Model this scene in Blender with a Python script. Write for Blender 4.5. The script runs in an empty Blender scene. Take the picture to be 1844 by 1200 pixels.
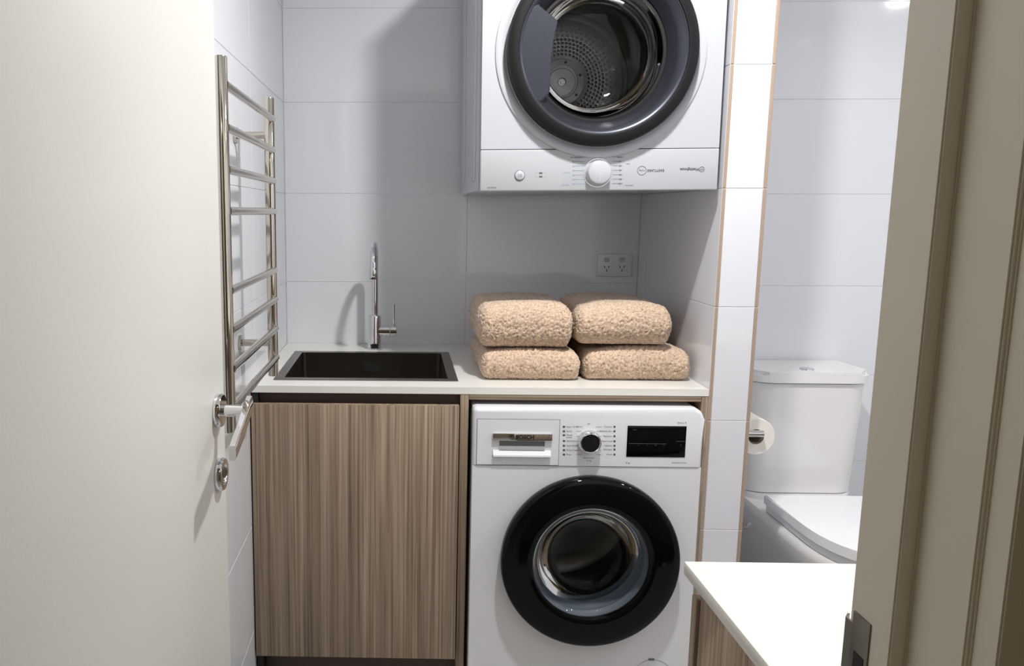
import bpy, bmesh, math, random
import numpy as np
from mathutils import Vector, Matrix, noise

# ------------------------------------------------------------------ camera
S = bpy.context.scene
COL = S.collection
IW, IH = 1844, 1200
F_PX, PITCH, YAW, ROLL, CX, CY = 1452.0, .1492, -.0265, .0027, 684.19, 600.0
CAM = np.array([0., -2.0791, 1.3494])
cp, sp, cy_, sy_ = math.cos(PITCH), math.sin(PITCH), math.cos(YAW), math.sin(YAW)
FWD = np.array([sy_*cp, cy_*cp, -sp]); RGT = np.array([cy_, -sy_, 0.]); UPV = np.cross(RGT, FWD)
cr, sr = math.cos(ROLL), math.sin(ROLL)
RGT, UPV = cr*RGT + sr*UPV, -sr*RGT + cr*UPV
cd = bpy.data.cameras.new('camera'); cam = bpy.data.objects.new('camera', cd); COL.objects.link(cam)
cd.sensor_width = 36; cd.sensor_fit = 'HORIZONTAL'; cd.lens = F_PX/IW*36
cd.shift_x = (IW/2-CX)/IW; cd.shift_y = 0; cd.clip_start = .02
cam.matrix_world = Matrix(((RGT[0], UPV[0], -FWD[0], CAM[0]), (RGT[1], UPV[1], -FWD[1], CAM[1]), (RGT[2], UPV[2], -FWD[2], CAM[2]), (0, 0, 0, 1)))
S.camera = cam

def UN(u, v, ax, val):
    "pixel -> point on the plane ax = val"
    d = RGT*(u-CX)/F_PX - UPV*(v-CY)/F_PX + FWD
    i = 'xyz'.index(ax)
    return CAM + d*(val-CAM[i])/d[i]

# ------------------------------------------------------------------ world, exposure
S.view_settings.view_transform = 'Standard'; S.view_settings.look = 'None'
S.view_settings.gamma = 1; S.view_settings.use_curve_mapping = False
S.view_settings.exposure = 0.36
wd = bpy.data.worlds.new('world'); S.world = wd; wd.use_nodes = True
wd.node_tree.nodes['Background'].inputs[0].default_value = (.9, .85, .75, 1)
wd.node_tree.nodes['Background'].inputs[1].default_value = .02
CEIL = 2.42
LAMPS = [((.46, -.60), 20.0), ((2.02, -.62), 8.0), ((2.5, -1.0), 4.0), ((.35, -2.75), 1.1)]   # ceiling downlights (built at the end); the last is an unseen hall fill, added

# ------------------------------------------------------------------ materials
def lin(c):
    return tuple(((x/255)/12.92 if x/255 <= .04045 else (((x/255)+.055)/1.055)**2.4) for x in c) + (1,)
def mat(name, rgb, rough=.5, metal=0., var=.03, scale=30., coat=0., bump=0., bscale=60., spec=.5, rvar=0., aniso=0., sub=0.):
    m = bpy.data.materials.new(name); m.use_nodes = True
    nt = m.node_tree; b = nt.nodes['Principled BSDF']
    tc = nt.nodes.new('ShaderNodeTexCoord'); n = nt.nodes.new('ShaderNodeTexNoise')
    n.inputs['Scale'].default_value = scale; n.inputs['Detail'].default_value = 4
    nt.links.new(tc.outputs['Object'], n.inputs['Vector'])
    r = nt.nodes.new('ShaderNodeMix'); r.data_type = 'RGBA'
    c = lin(rgb)
    r.inputs['A'].default_value = tuple(max(0, x*(1-var)) for x in c[:3])+(1,)
    r.inputs['B'].default_value = tuple(min(1, x*(1+var)) for x in c[:3])+(1,)
    nt.links.new(n.outputs['Fac'], r.inputs['Factor']); nt.links.new(r.outputs['Result'], b.inputs['Base Color'])
    b.inputs['Roughness'].default_value = rough; b.inputs['Metallic'].default_value = metal
    b.inputs['Coat Weight'].default_value = coat; b.inputs['Coat Roughness'].default_value = .05
    b.inputs['Specular IOR Level'].default_value = spec
    if sub: b.inputs['Subsurface Weight'].default_value = sub; b.inputs['Subsurface Scale'].default_value = .01
    if rvar:
        mr = nt.nodes.new('ShaderNodeMapRange'); mr.inputs['To Min'].default_value = max(0, rough-rvar); mr.inputs['To Max'].default_value = rough+rvar
        nt.links.new(n.outputs['Fac'], mr.inputs['Value']); nt.links.new(mr.outputs['Result'], b.inputs['Roughness'])
    if bump:
        n2 = nt.nodes.new('ShaderNodeTexNoise'); n2.inputs['Scale'].default_value = bscale; n2.inputs['Detail'].default_value = 2
        nt.links.new(tc.outputs['Object'], n2.inputs['Vector'])
        bp = nt.nodes.new('ShaderNodeBump'); bp.inputs['Strength'].default_value = bump; bp.inputs['Distance'].default_value = .002
        nt.links.new(n2.outputs['Fac'], bp.inputs['Height']); nt.links.new(bp.outputs['Normal'], b.inputs['Normal'])
    return m
def wood(name, axis):
    "striped laminate, grain running along the given axis"
    m = bpy.data.materials.new(name); m.use_nodes = True; nt = m.node_tree; b = nt.nodes['Principled BSDF']
    tc = nt.nodes.new('ShaderNodeTexCoord')
    def streak(s_long, s_cross, detail, off):
        mp = nt.nodes.new('ShaderNodeMapping'); sc = [s_cross]*3; sc['xyz'.index(axis)] = s_long
        mp.inputs['Scale'].default_value = sc; mp.inputs['Location'].default_value = (off, off*.7, off*.3)
        n = nt.nodes.new('ShaderNodeTexNoise'); n.inputs['Scale'].default_value = 1; n.inputs['Detail'].default_value = detail; n.inputs['Roughness'].default_value = .6; n.inputs['Distortion'].default_value = .25
        nt.links.new(tc.outputs['Object'], mp.inputs['Vector']); nt.links.new(mp.outputs['Vector'], n.inputs['Vector'])
        return n
    a = streak(1.1, 75, 3, 3.1); c = streak(1.6, 230, 3, 9.7); d = streak(.8, 22, 2, 5.3)
    def ramp(n, stops):
        r = nt.nodes.new('ShaderNodeValToRGB'); e = r.color_ramp.elements
        while len(e) < len(stops): e.new(.5)
        for el, (p, col) in zip(e, stops): el.position = p; el.color = lin(col)
        nt.links.new(n.outputs['Fac'], r.inputs['Fac']); return r
    r1 = ramp(a, [(.28, (132, 116, 101)), (.43, (163, 146, 128)), (.55, (177, 160, 141)), (.72, (198, 182, 161))])
    r2 = ramp(c, [(.33, (160, 152, 144)), (.48, (236, 232, 228)), (.7, (255, 255, 255))])
    r3 = ramp(d, [(.35, (214, 208, 204)), (.65, (255, 252, 246))])
    x = nt.nodes.new('ShaderNodeMix'); x.data_type = 'RGBA'; x.blend_type = 'MULTIPLY'; x.inputs['Factor'].default_value = .85
    nt.links.new(r1.outputs['Color'], x.inputs['A']); nt.links.new(r2.outputs['Color'], x.inputs['B'])
    y = nt.nodes.new('ShaderNodeMix'); y.data_type = 'RGBA'; y.blend_type = 'MULTIPLY'; y.inputs['Factor'].default_value = .8
    nt.links.new(x.outputs['Result'], y.inputs['A']); nt.links.new(r3.outputs['Color'], y.inputs['B'])
    nt.links.new(y.outputs['Result'], b.inputs['Base Color'])
    b.inputs['Roughness'].default_value = .48
    bp = nt.nodes.new('ShaderNodeBump'); bp.inputs['Strength'].default_value = .15; bp.inputs['Distance'].default_value = .001
    nt.links.new(c.outputs['Fac'], bp.inputs['Height']); nt.links.new(bp.outputs['Normal'], b.inputs['Normal'])
    return m
def glass(name, tint, ior=1.5, rough=.01):
    "clear pane: what lies behind shows through, light passes, the surface mirrors by fresnel"
    m = bpy.data.materials.new(name); m.use_nodes = True; nt = m.node_tree; nt.nodes.clear()
    o = nt.nodes.new('ShaderNodeOutputMaterial'); t = nt.nodes.new('ShaderNodeBsdfTransparent'); g = nt.nodes.new('ShaderNodeBsdfGlossy')
    t.inputs[0].default_value = tint; g.inputs['Roughness'].default_value = rough
    f = nt.nodes.new('ShaderNodeFresnel'); f.inputs[0].default_value = ior
    mx = nt.nodes.new('ShaderNodeMixShader')
    nt.links.new(f.outputs[0], mx.inputs[0]); nt.links.new(t.outputs[0], mx.inputs[1]); nt.links.new(g.outputs[0], mx.inputs[2]); nt.links.new(mx.outputs[0], o.inputs[0])
    return m
def emit(name, col, st):
    m = bpy.data.materials.new(name); m.use_nodes = True; nt = m.node_tree; b = nt.nodes['Principled BSDF']
    b.inputs['Emission Color'].default_value = col; b.inputs['Emission Strength'].default_value = st
    return m
M = dict(
    tile=mat('glazed_tile', (226, 227, 233), .07, var=.012, scale=4, bump=.02, bscale=9, rvar=.02),
    grout=mat('grout', (226, 226, 228), .8, bump=.2, bscale=400),
    trim=mat('raw_tile_edge', (170, 149, 132), .6, var=.06, scale=90),
    paint=mat('door_paint', (229, 228, 222), .32, var=.01, scale=8, bump=.05, bscale=220),
    frame=mat('frame_paint', (228, 221, 206), .42, var=.03, scale=14, bump=.05, bscale=90),
    hall=mat('hall_paint', (204, 192, 164), .7, var=.05, scale=6), hallfront=mat('hall_paint_ochre', (206, 178, 118), .7, var=.05, scale=6),
    ceil=mat('ceiling_paint', (240, 240, 238), .8),
    floor=mat('floor_tile', (176, 174, 170), .35, var=.06),
    stone=mat('white_stone', (233, 232, 226), .22, var=.02, scale=160, bump=.02),
    woodz=wood('laminate_vertical', 'z'), woodx=wood('laminate_horizontal', 'x'), woody=wood('laminate_deep', 'y'),
    darkwood=mat('dark_channel', (74, 60, 50), .5, var=.1, scale=40),
    black=mat('matt_black', (18, 18, 19), .6), 
    chrome=mat('chrome', (222, 222, 224), .05, 1., var=.01), 
    rail=mat('polished_steel', (200, 194, 182), .09, 1., var=.02, scale=20),
    steel=mat('gunmetal_steel', (118, 114, 106), .30, 1., var=.05, scale=50), 
    sinkin=mat('sink_bowl_steel', (120, 114, 104), .28, 1., var=.08, scale=30),
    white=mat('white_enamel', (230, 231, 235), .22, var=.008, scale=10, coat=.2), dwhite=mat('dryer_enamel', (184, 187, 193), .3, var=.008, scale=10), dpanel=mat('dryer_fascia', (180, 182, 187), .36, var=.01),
    white2=mat('white_plastic', (228, 229, 233), .34, var=.01),
    grey=mat('pale_grey_plastic', (186, 187, 190), .4), 
    slot=mat('drawer_slot', (112, 114, 118), .5),
    gblack=mat('gloss_black', (5, 6, 8), .05, var=.1, spec=.22),
    charcoal=mat('charcoal_plastic', (20, 21, 23), .5, var=.06, scale=40, spec=.2),
    graphite=mat('graphite_metallic', (66, 68, 77), .32, .75, var=.04, scale=60),
    rubber=mat('grey_rubber', (92, 102, 114), .5, var=.05),
    drum=mat('drum_steel', (190, 190, 188), .32, .9, var=.08, scale=25), 
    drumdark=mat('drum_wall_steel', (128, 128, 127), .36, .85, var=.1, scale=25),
    hub=mat('hub_steel', (196, 196, 195), .45, .6, var=.08, scale=60),
    hole=mat('hole_dark', (12, 12, 13), .7),
    dglass=glass('dryer_glass', (.94, .945, .95, 1), 1.35), wglass=glass('washer_glass', (.88, .89, .90, 1), 1.25),
    ceramic=mat('white_ceramic', (236, 235, 234), .09, var=.006, coat=.3), seat=mat('seat_plastic', (238, 238, 242), .16),
    paper=mat('tissue_paper', (240, 236, 228), .9, var=.03, scale=120, bump=.3, bscale=300), card=mat('cardboard_core', (150, 138, 122), .9),
    outlet=mat('outlet_plastic', (226, 227, 226), .3), ink=mat('grey_print', (82, 84, 90), .6), inkblue=mat('blue_print', (120, 150, 178), .6),
    inkblack=mat('black_print', (28, 28, 30), .5), inkdim=mat('display_print', (92, 96, 100), .5), worn=mat('worn_steel', (120, 116, 108), .4, .9, var=.25, scale=60))
def towel_mat():
    m = bpy.data.materials.new('plush_towel'); m.use_nodes = True; nt = m.node_tree; b = nt.nodes['Principled BSDF']
    tc = nt.nodes.new('ShaderNodeTexCoord'); n = nt.nodes.new('ShaderNodeTexNoise'); n.inputs['Scale'].default_value = 190; n.inputs['Detail'].default_value = 3
    nt.links.new(tc.outputs['Object'], n.inputs['Vector'])
    r = nt.nodes.new('ShaderNodeValToRGB'); e = r.color_ramp.elements
    e[0].position = .3; e[0].color = lin((182, 154, 131)); e[1].position = .7; e[1].color = lin((238, 211, 185))
    nt.links.new(n.outputs['Fac'], r.inputs['Fac']); nt.links.new(r.outputs['Color'], b.inputs['Base Color'])
    b.inputs['Roughness'].default_value = .95; b.inputs['Specular IOR Level'].default_value = .1
    b.inputs['Sheen Weight'].default_value = .35; b.inputs['Sheen Roughness'].default_value = .6
    n2 = nt.nodes.new('ShaderNodeTexNoise'); n2.inputs['Scale'].default_value = 420; n2.inputs['Detail'].default_value = 2
    nt.links.new(tc.outputs['Object'], n2.inputs['Vector'])
    bp = nt.nodes.new('ShaderNodeBump'); bp.inputs['Strength'].default_value = .7; bp.inputs['Distance'].default_value = .003
    nt.links.new(n2.outputs['Fac'], bp.inputs['Height']); nt.links.new(bp.outputs['Normal'], b.inputs['Normal'])
    return m
M['towel'] = towel_mat()

# ------------------------------------------------------------------ helpers
ORG = {}
def thing(name, loc, label=None, cat=None, group=None, kind=None):
    o = bpy.data.objects.new(name, None); COL.objects.link(o); o.location = loc; o.empty_display_size = .05
    tag(o, label, cat, group, kind); ORG[o] = Vector(loc); return o
def tag(o, label=None, cat=None, group=None, kind=None):
    if label: o['label'] = label
    if cat: o['category'] = cat
    if group: o['group'] = group
    if kind: o['kind'] = kind
    return o
def mesh(name, V, Fc, m, parent=None, smooth=False, base=None, label=None):
    "verts in world space; a part's data is kept relative to its thing"
    if parent is not None: org = ORG[parent]
    else: org = Vector(base) if base is not None else Vector((0, 0, 0))
    me = bpy.data.meshes.new(name)
    me.from_pydata([tuple(Vector(v)-org) for v in V], [], Fc)
    bm = bmesh.new(); bm.from_mesh(me); bmesh.ops.recalc_face_normals(bm, faces=bm.faces); bm.to_mesh(me); bm.free()
    me.materials.append(M[m] if isinstance(m, str) else m)
    if smooth:
        me.polygons.foreach_set('use_smooth', [True]*len(me.polygons)); me.set_sharp_from_angle(angle=math.radians(smooth if smooth is not True else 40))
    o = bpy.data.objects.new(name, me); COL.objects.link(o)
    if parent is not None: o.parent = parent
    else: o.location = org
    ORG[o] = org
    if label: o['label'] = label
    return o
def from_bm(name, bm, m, parent=None, smooth=False, base=None, label=None):
    V = [v.co.copy() for v in bm.verts]; bm.verts.index_update()
    Fc = [[v.index for v in f.verts] for f in bm.faces]; bm.free()
    return mesh(name, V, Fc, m, parent, smooth, base, label)
def box_bm(x0, x1, y0, y1, z0, z1, bev=0., seg=2):
    bm = bmesh.new(); bmesh.ops.create_cube(bm, size=1)
    for v in bm.verts: v.co = Vector(((x0+x1)/2+v.co.x*(x1-x0), (y0+y1)/2+v.co.y*(y1-y0), (z0+z1)/2+v.co.z*(z1-z0)))
    if bev: bmesh.ops.bevel(bm, geom=list(bm.edges), offset=bev, segments=seg, affect='EDGES', profile=.5)
    return bm
def box(name, x0, x1, y0, y1, z0, z1, m, parent=None, bev=0., seg=2, base=None, label=None):
    return from_bm(name, box_bm(x0, x1, y0, y1, z0, z1, bev, seg), m, parent, 35 if bev else False, base, label)
def merge(parts):
    V, Fc = [], []
    for v, f in parts:
        o = len(V); V += list(v); Fc += [[i+o for i in q] for q in f]
    return V, Fc
def bmvf(bm):
    bm.verts.index_update(); r = ([v.co.copy() for v in bm.verts], [[v.index for v in f.verts] for f in bm.faces]); bm.free(); return r
def tube_vf(pts, rad, n=16, cap=True, flat=1.):
    pts = [Vector(p) for p in pts]; k = len(pts); rad = rad if isinstance(rad, (list, tuple)) else [rad]*k
    V, Fc = [], []; prev = None
    for i, p in enumerate(pts):
        d = (pts[min(i+1, k-1)]-pts[max(i-1, 0)]).normalized()
        if prev is None:
            a = Vector((0, 0, 1)) if abs(d.z) < .9 else Vector((1, 0, 0)); u = d.cross(a).normalized()
        else: u = (prev-d*prev.dot(d)).normalized()
        prev = u; w = d.cross(u)
        for j in range(n):
            t = 2*math.pi*j/n; V.append(p+u*rad[i]*math.cos(t)+w*rad[i]*flat*math.sin(t))
    for i in range(k-1):
        for j in range(n): Fc.append([i*n+j, i*n+(j+1) % n, (i+1)*n+(j+1) % n, (i+1)*n+j])
    if cap: Fc.append(list(range(n))); Fc.append(list(range((k-1)*n, k*n)))
    return V, Fc
def tube(name, pts, rad, m, parent=None, n=16, base=None, cap=True, label=None, flat=1.):
    V, Fc = tube_vf(pts, rad, n, cap, flat); return mesh(name, V, Fc, m, parent, 40, base, label)
def lathe_vf(prof, c, axis='y', n=64):
    "prof: list of (radius, position along axis); c: centre of the axis"
    V, Fc, rows = [], [], []
    for r, h in prof:
        if r < 1e-6: rows.append([len(V)]); ring = [(0, 0)]
        else: rows.append(list(range(len(V), len(V)+n))); ring = [(r*math.cos(2*math.pi*j/n), r*math.sin(2*math.pi*j/n)) for j in range(n)]
        for a, b in ring:
            V.append({'y': (c[0]+a, h, c[2]+b), 'z': (c[0]+a, c[1]+b, h), 'x': (h, c[1]+a, c[2]+b)}[axis])
    for A, B in zip(rows, rows[1:]):
        for j in range(n):
            q = [A[j % len(A)], A[(j+1) % len(A)], B[(j+1) % len(B)], B[j % len(B)]]
            q = list(dict.fromkeys(q))
            if len(q) > 2: Fc.append(q)
    return V, Fc
def lathe(name, prof, c, m, parent=None, axis='y', n=64, base=None, label=None, sm=40):
    V, Fc = lathe_vf(prof, c, axis, n); return mesh(name, V, Fc, m, parent, sm, base, label)
def extrude_vf(poly, y0, y1, plane='xz'):
    "polygon in a plane, given depth along the remaining axis"
    n = len(poly); mk = (lambda a, b, h: (a, h, b)) if plane == 'xz' else ((lambda a, b, h: (a, b, h)) if plane == 'xy' else (lambda a, b, h: (h, a, b)))
    V = [mk(a, b, y0) for a, b in poly]+[mk(a, b, y1) for a, b in poly]
    Fc = [list(range(n)), list(range(n, 2*n))]+[[i, (i+1) % n, n+(i+1) % n, n+i] for i in range(n)]
    return V, Fc
def hole_panel_vf(x0, x1, z0, z1, y0, y1, c, r, n=64):
    "front panel with a round opening"
    ring, rect = [], []
    for j in range(n):
        t = 2*math.pi*j/n; a, b = math.cos(t), math.sin(t); ring.append((c[0]+r*a, c[1]+r*b))
        k = min([(x1-c[0])/a if a > 1e-9 else 1e9, (x0-c[0])/a if a < -1e-9 else 1e9, (z1-c[1])/b if b > 1e-9 else 1e9, (z0-c[1])/b if b < -1e-9 else 1e9])
        rect.append([c[0]+k*a, c[1]+k*b])
    for X in (x0, x1):
        for Z in (z0, z1):
            j = min(range(n), key=lambda i: (rect[i][0]-X)**2+(rect[i][1]-Z)**2); rect[j] = [X, Z]
    V = [(a, y0, b) for a, b in ring]+[(a, y0, b) for a, b in rect]+[(a, y1, b) for a, b in ring]+[(a, y1, b) for a, b in rect]
    Fc = []
    for j in range(n):
        k = (j+1) % n
        Fc += [[j, k, n+k, n+j], [2*n+j, 2*n+k, 3*n+k, 3*n+j], [j, k, 2*n+k, 2*n+j], [n+j, n+k, 3*n+k, 3*n+j]]
    return V, Fc
def frame_vf(x0, x1, z0, z1, hx0, hx1, hz0, hz1, h0, h1, plane='xz'):
    "slab with a rectangular opening"
    mk = (lambda a, b, h: (a, h, b)) if plane == 'xz' else (lambda a, b, h: (a, b, h))
    o = [(x0, z0), (x1, z0), (x1, z1), (x0, z1)]; i = [(hx0, hz0), (hx1, hz0), (hx1, hz1), (hx0, hz1)]
    V = [mk(a, b, h) for h in (h0, h1) for a, b in o+i]; Fc = []
    for k in range(4):
        l = (k+1) % 4
        Fc += [[k, l, 4+l, 4+k], [8+k, 8+l, 12+l, 12+k], [k, l, 8+l, 8+k], [4+k, 4+l, 12+l, 12+k]]
    return V, Fc
def text_vf(body, loc, cap, flip=False, align='CENTER', bold=0., maxw=None):
    "lettering that lies on a panel facing -y"
    cu = bpy.data.curves.new('t', 'FONT'); cu.body = body; cu.align_x = align; cu.align_y = 'CENTER'; cu.size = cap/.70; cu.resolution_u = 2; cu.offset = bold*cap
    o = bpy.data.objects.new('t', cu); COL.objects.link(o); bpy.context.view_layer.update()
    me = o.evaluated_get(bpy.context.evaluated_depsgraph_get()).to_mesh()
    P = [v.co.copy() for v in me.vertices]; Fc = [list(p.vertices) for p in me.polygons]
    o.to_mesh_clear(); bpy.data.objects.remove(o); bpy.data.curves.remove(cu)
    kx = 1.
    if maxw and P:
        w = max(p.x for p in P)-min(p.x for p in P); kx = min(1.6, maxw/w) if w > 0 else 1
    s = -1 if flip else 1
    return [(loc[0]+s*p.x*kx, loc[1], loc[2]+s*p.y) for p in P], Fc
def copy_part(o, parent, loc):
    c = o.copy(); COL.objects.link(c); c.parent = parent; c.location = loc; ORG[c] = ORG[parent]; return c

# ------------------------------------------------------------------ the room
XL, XR, YB, YT = -.398, .8045, .69, .626     # left wall, niche right wall, niche back wall, toilet back wall
NX1 = .9155                                  # toilet side of the nib wall
YD0, YD1 = -1.49, -1.62                      # door wall: room face, hall face
RX = 2.95                                    # far right wall
TT = .0016                                    # tile thickness
def wall(name, *b, m='grout'):
    return tag(box(name, *b, m), kind='structure')
tag(box('floor', -1.5, RX+.1, -3.3, .9, -.1, 0, 'floor'), kind='structure')
tag(box('ceiling', -1.5, RX+.1, -3.3, .9, CEIL, CEIL+.1, 'ceil'), kind='structure')
wl = wall('wall_left', XL-TT-.1, XL-TT+.001-.001, YD0, YB+.1, 0, CEIL)
wb = wall('wall_back', XL-TT, XR+TT, YB+TT, YB+TT+.09, 0, CEIL)
wn = wall('wall_nib', XR+TT, NX1-TT, TT, YB+TT, 0, CEIL)
wt = wall('wall_alcove', NX1-TT, RX, YT+TT, YB+TT+.09, 0, CEIL)
wr = wall('wall_right', RX, RX+.1, YD0, YB+.1, 0, CEIL, m='tile')
wf = wall('wall_front', .395, RX, YD0-.03, YD0, 0, CEIL, m='tile')
wall('wall_hall_front', .395, RX, YD1, YD0-.03, 0, CEIL, m='hallfront')
tag(box('wall_front_lintel', -.40, .395, YD0-.03, YD0, 2.08, CEIL, 'tile'), kind='structure')
tag(box('wall_hall_lintel', -.40, .395, YD1, YD0-.03, 2.08, CEIL, 'hallfront'), kind='structure')
tag(box('wall_front_return', -1.4, -.40, YD1, YD0, 0, CEIL, 'hallfront'), kind='structure')
wall('wall_hall_back', -1.4, RX, -3.3, -3.2, 0, CEIL, m='hall')
wall('wall_hall_left', -1.5, -1.4, -3.3, YD0, 0, CEIL, m='hall')
wall('wall_hall_right', 1.5, 1.6, -3.2, YD1, 0, CEIL, m='hall')

# glazed wall tiles, 300 mm courses, each a chamfered slab over the grout bed
ZG = 1.4102; G = .0007
ROWS = [0]+[ZG+.3*k for k in range(-4, 4)]+[CEIL]
tile_cache = {}
def tile_mesh(w, h):
    key = (round(w, 4), round(h, 4))
    if key not in tile_cache:
        e = .0009
        V = [(0, 0, 0), (w, 0, 0), (w, h, 0), (0, h, 0), (0, 0, TT-e*.6), (w, 0, TT-e*.6), (w, h, TT-e*.6), (0, h, TT-e*.6), (e, e, TT), (w-e, e, TT), (w-e, h-e, TT), (e, h-e, TT)]
        Fc = [[8, 9, 10, 11], [4, 5, 9, 8], [5, 6, 10, 9], [6, 7, 11, 10], [7, 4, 8, 11], [0, 1, 5, 4], [1, 2, 6, 5], [2, 3, 7, 6], [3, 0, 4, 7], [3, 2, 1, 0]]
        me = bpy.data.meshes.new('tile'); me.from_pydata(V, [], Fc); me.materials.append(M['tile']); me.update(); tile_cache[key] = me
    return tile_cache[key]
def tiles(parent, face, plane, cols, rows=ROWS):
    "face: direction the glaze looks to; cols: joints along the wall"
    for a, b in zip(cols, cols[1:]):
        for z0, z1 in zip(rows, rows[1:]):
            w, h = b-a-2*G, z1-z0-2*G
            if h < .02: continue
            o = bpy.data.objects.new('tile', tile_mesh(w, h)); COL.objects.link(o); o.parent = parent
            if face == '-y': mt = Matrix(((1, 0, 0, a+G), (0, 0, -1, plane+TT), (0, 1, 0, z0+G), (0, 0, 0, 1)))
            elif face == '+x': mt = Matrix(((0, 0, 1, plane-TT), (1, 0, 0, a+G), (0, 1, 0, z0+G), (0, 0, 0, 1)))
            else: mt = Matrix(((0, 0, -1, plane+TT), (-1, 0, 0, b-G), (0, 1, 0, z0+G), (0, 0, 0, 1)))
            o.matrix_local = mt
tiles(wb, '-y', YB, [XL, .222, XR])
tiles(wl, '+x', XL, [YD0, -1.11, -.51, .09, YB])
tiles(wn, '-x', XR, [.0, .60, YB])
XP0, XP1 = .8137, .9061
tiles(wn, '-y', 0, [XP0, XP1])
tiles(wn, '+x', NX1, [.0, .60, YT])
tiles(wt, '-y', YT, [NX1, 1.75, 2.35, RX])
for x0, x1 in ((XR, XP0), (XP1, NX1)):       # raw edge strips on both corners of the nib
    for z0, z1 in zip(ROWS, ROWS[1:]):
        box('edge_strip', x0+.0004, x1-.0004, -.0006, .004, z0+G, z1-G, 'trim', wn, bev=.0015, seg=1)

# ------------------------------------------------------------------ bench and joinery
ZB, TB = .8942, .0186
SX0, SX1, SY0, SY1 = -.3482, .156, .0714, .5251
FL = .027
bt = mesh('benchtop', *frame_vf(XL+.001, XR-.001, -.001, YB-.001, SX0+.02, SX1-.02, SY0+.02, SY1-.02, ZB-TB, ZB, 'xy'), 'stone', base=(.2, .3, ZB-TB))
tag(bt, 'white stone benchtop with a square edge holding the sink and towels', 'benchtop')
CZ0, CZ1 = .1345, .8485
cab = thing('sink_cabinet', (-.12, .3, 0), 'striped brown laminate cabinet with one plain door under the sink', 'cabinet')
box('side_panel', XL+.004, XL+.02, .0, .66, .0, ZB-TB-.001, 'black', cab)
box('side_panel', .1575, .1795, .0, .66, .0, ZB-TB-.001, 'woodz', cab, bev=.0006)
box('base_panel', XL+.02, .1575, .03, .66, .11, .13, 'woodx', cab)
box('back_panel', XL+.02, .1575, .66, .676, .0, ZB-TB-.001, 'woodx', cab)
box('door', XL+.004, .1535, -.0185, -.0005, CZ0, CZ1, 'woodz', cab, bev=.0008)
box('finger_rail', XL+.0205, .157, .018, .032, .79, ZB-TB-.001, 'darkwood', cab, label='dark recessed finger pull channel above the door')
box('kickboard', XL+.0205, .157, .05, .066, .0, .1095, 'darkwood', cab)
hs = thing('washer_housing', (.49, .3, 0), 'laminate surround framing the washing machine under the bench', 'cabinet surround')
box('top_rail', .1805, .786, .0, .35, .8605, ZB-TB-.001, 'woodx', hs, bev=.0006)
box('side_panel', .787, .803, .0, .66, .0, ZB-TB-.001, 'woodz', hs, bev=.0006)

# sink
sk = thing('kitchen_sink', ((SX0+SX1)/2, (SY0+SY1)/2, .69), 'dark brushed steel rectangular sink set into the white bench', 'sink')
mesh('rim', *frame_vf(SX0, SX1, SY0, SY1, SX0+FL, SX1-FL, SY0+FL, SY1-FL, ZB+.0003, ZB+.0022, 'xy'), 'steel', sk)
ix0, ix1, iy0, iy1 = SX0+FL, SX1-FL, SY0+FL, SY1-FL
def rrect(x0, x1, y0, y1, r, n=5):
    P = []
    for (cx, cy, a0) in ((x1-r, y1-r, 0), (x0+r, y1-r, 90), (x0+r, y0+r, 180), (x1-r, y0+r, 270)):
        for k in range(n+1):
            t = math.radians(a0+90*k/n); P.append((cx+r*math.cos(t), cy+r*math.sin(t)))
    return P
V, Fc = [], []; levels = [(0, ZB+.002, .012), (0, ZB-.01, .014), (.002, ZB-.185, .016), (.006, ZB-.196, .016), (.018, ZB-.2, .016)]
for ins, z, r in levels: V += [(a, b, z) for a, b in rrect(ix0+ins, ix1-ins, iy0+ins, iy1-ins, r)]
n = 24
for k in range(len(levels)-1):
    for j in range(n): Fc.append([k*n+j, k*n+(j+1) % n, (k+1)*n+(j+1) % n, (k+1)*n+j])
Fc.append(list(range((len(levels)-1)*n, len(levels)*n)))
mesh('bowl', V, Fc, 'sinkin', sk, 50)
a = UN(650, 652, 'y', iy1-.003); b = UN(687, 671, 'y', iy1-.003)
ov = mesh('overflow', *extrude_vf(rrect(a[0], b[0], b[2], a[2], .008), iy1-.004, iy1-.0075), 'steel', sk)
mesh('overflow_slot', *extrude_vf(rrect(a[0]+.005, b[0]-.005, b[2]+.005, a[2]-.005, .005), iy1-.0070, iy1-.0078), 'hole', ov)
lathe('drain', [(.045, ZB-.1995), (.045, ZB-.197), (.036, ZB-.1965), (.034, ZB-.1985), (0, ZB-.1985)], ((SX0+SX1)/2, .34, 0), 'steel', sk, axis='z', n=32)

# mixer tap
TX, TY = -.088, .578
tp = thing('mixer_tap', (TX, TY, ZB), 'chrome gooseneck mixer tap with a side lever behind the sink', 'tap')
lathe('body', [(0, ZB+.0002), (.026, ZB+.0002), (.026, ZB+.004), (.0225, ZB+.006), (.022, ZB+.012), (.0215, 1.005), (.0195, 1.010), (.012, 1.012), (0, 1.012)], (TX, TY, 0), 'chrome', tp, axis='z', n=40)
sp_top = 1.177; R_ = .066
P = [(TX, TY, 1.0), (TX, TY, 1.06), (TX, TY, 1.12), (TX, TY, sp_top)]
for k in range(1, 17):
    t = math.pi*k/16; P.append((TX, TY-R_*(1-math.cos(t)), sp_top+R_*math.sin(t)))
tube('spout', P+[(TX, TY-2*R_, sp_top-.004)], .0112, 'chrome', tp, n=24)
nz = tube('nozzle', [(TX, TY-2*R_, sp_top-.002), (TX, TY-2*R_, sp_top-.006), (TX, TY-2*R_, sp_top-.032), (TX, TY-2*R_, sp_top-.034)], [.0115, .0135, .0135, .012], 'chrome', tp, n=24)
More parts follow.
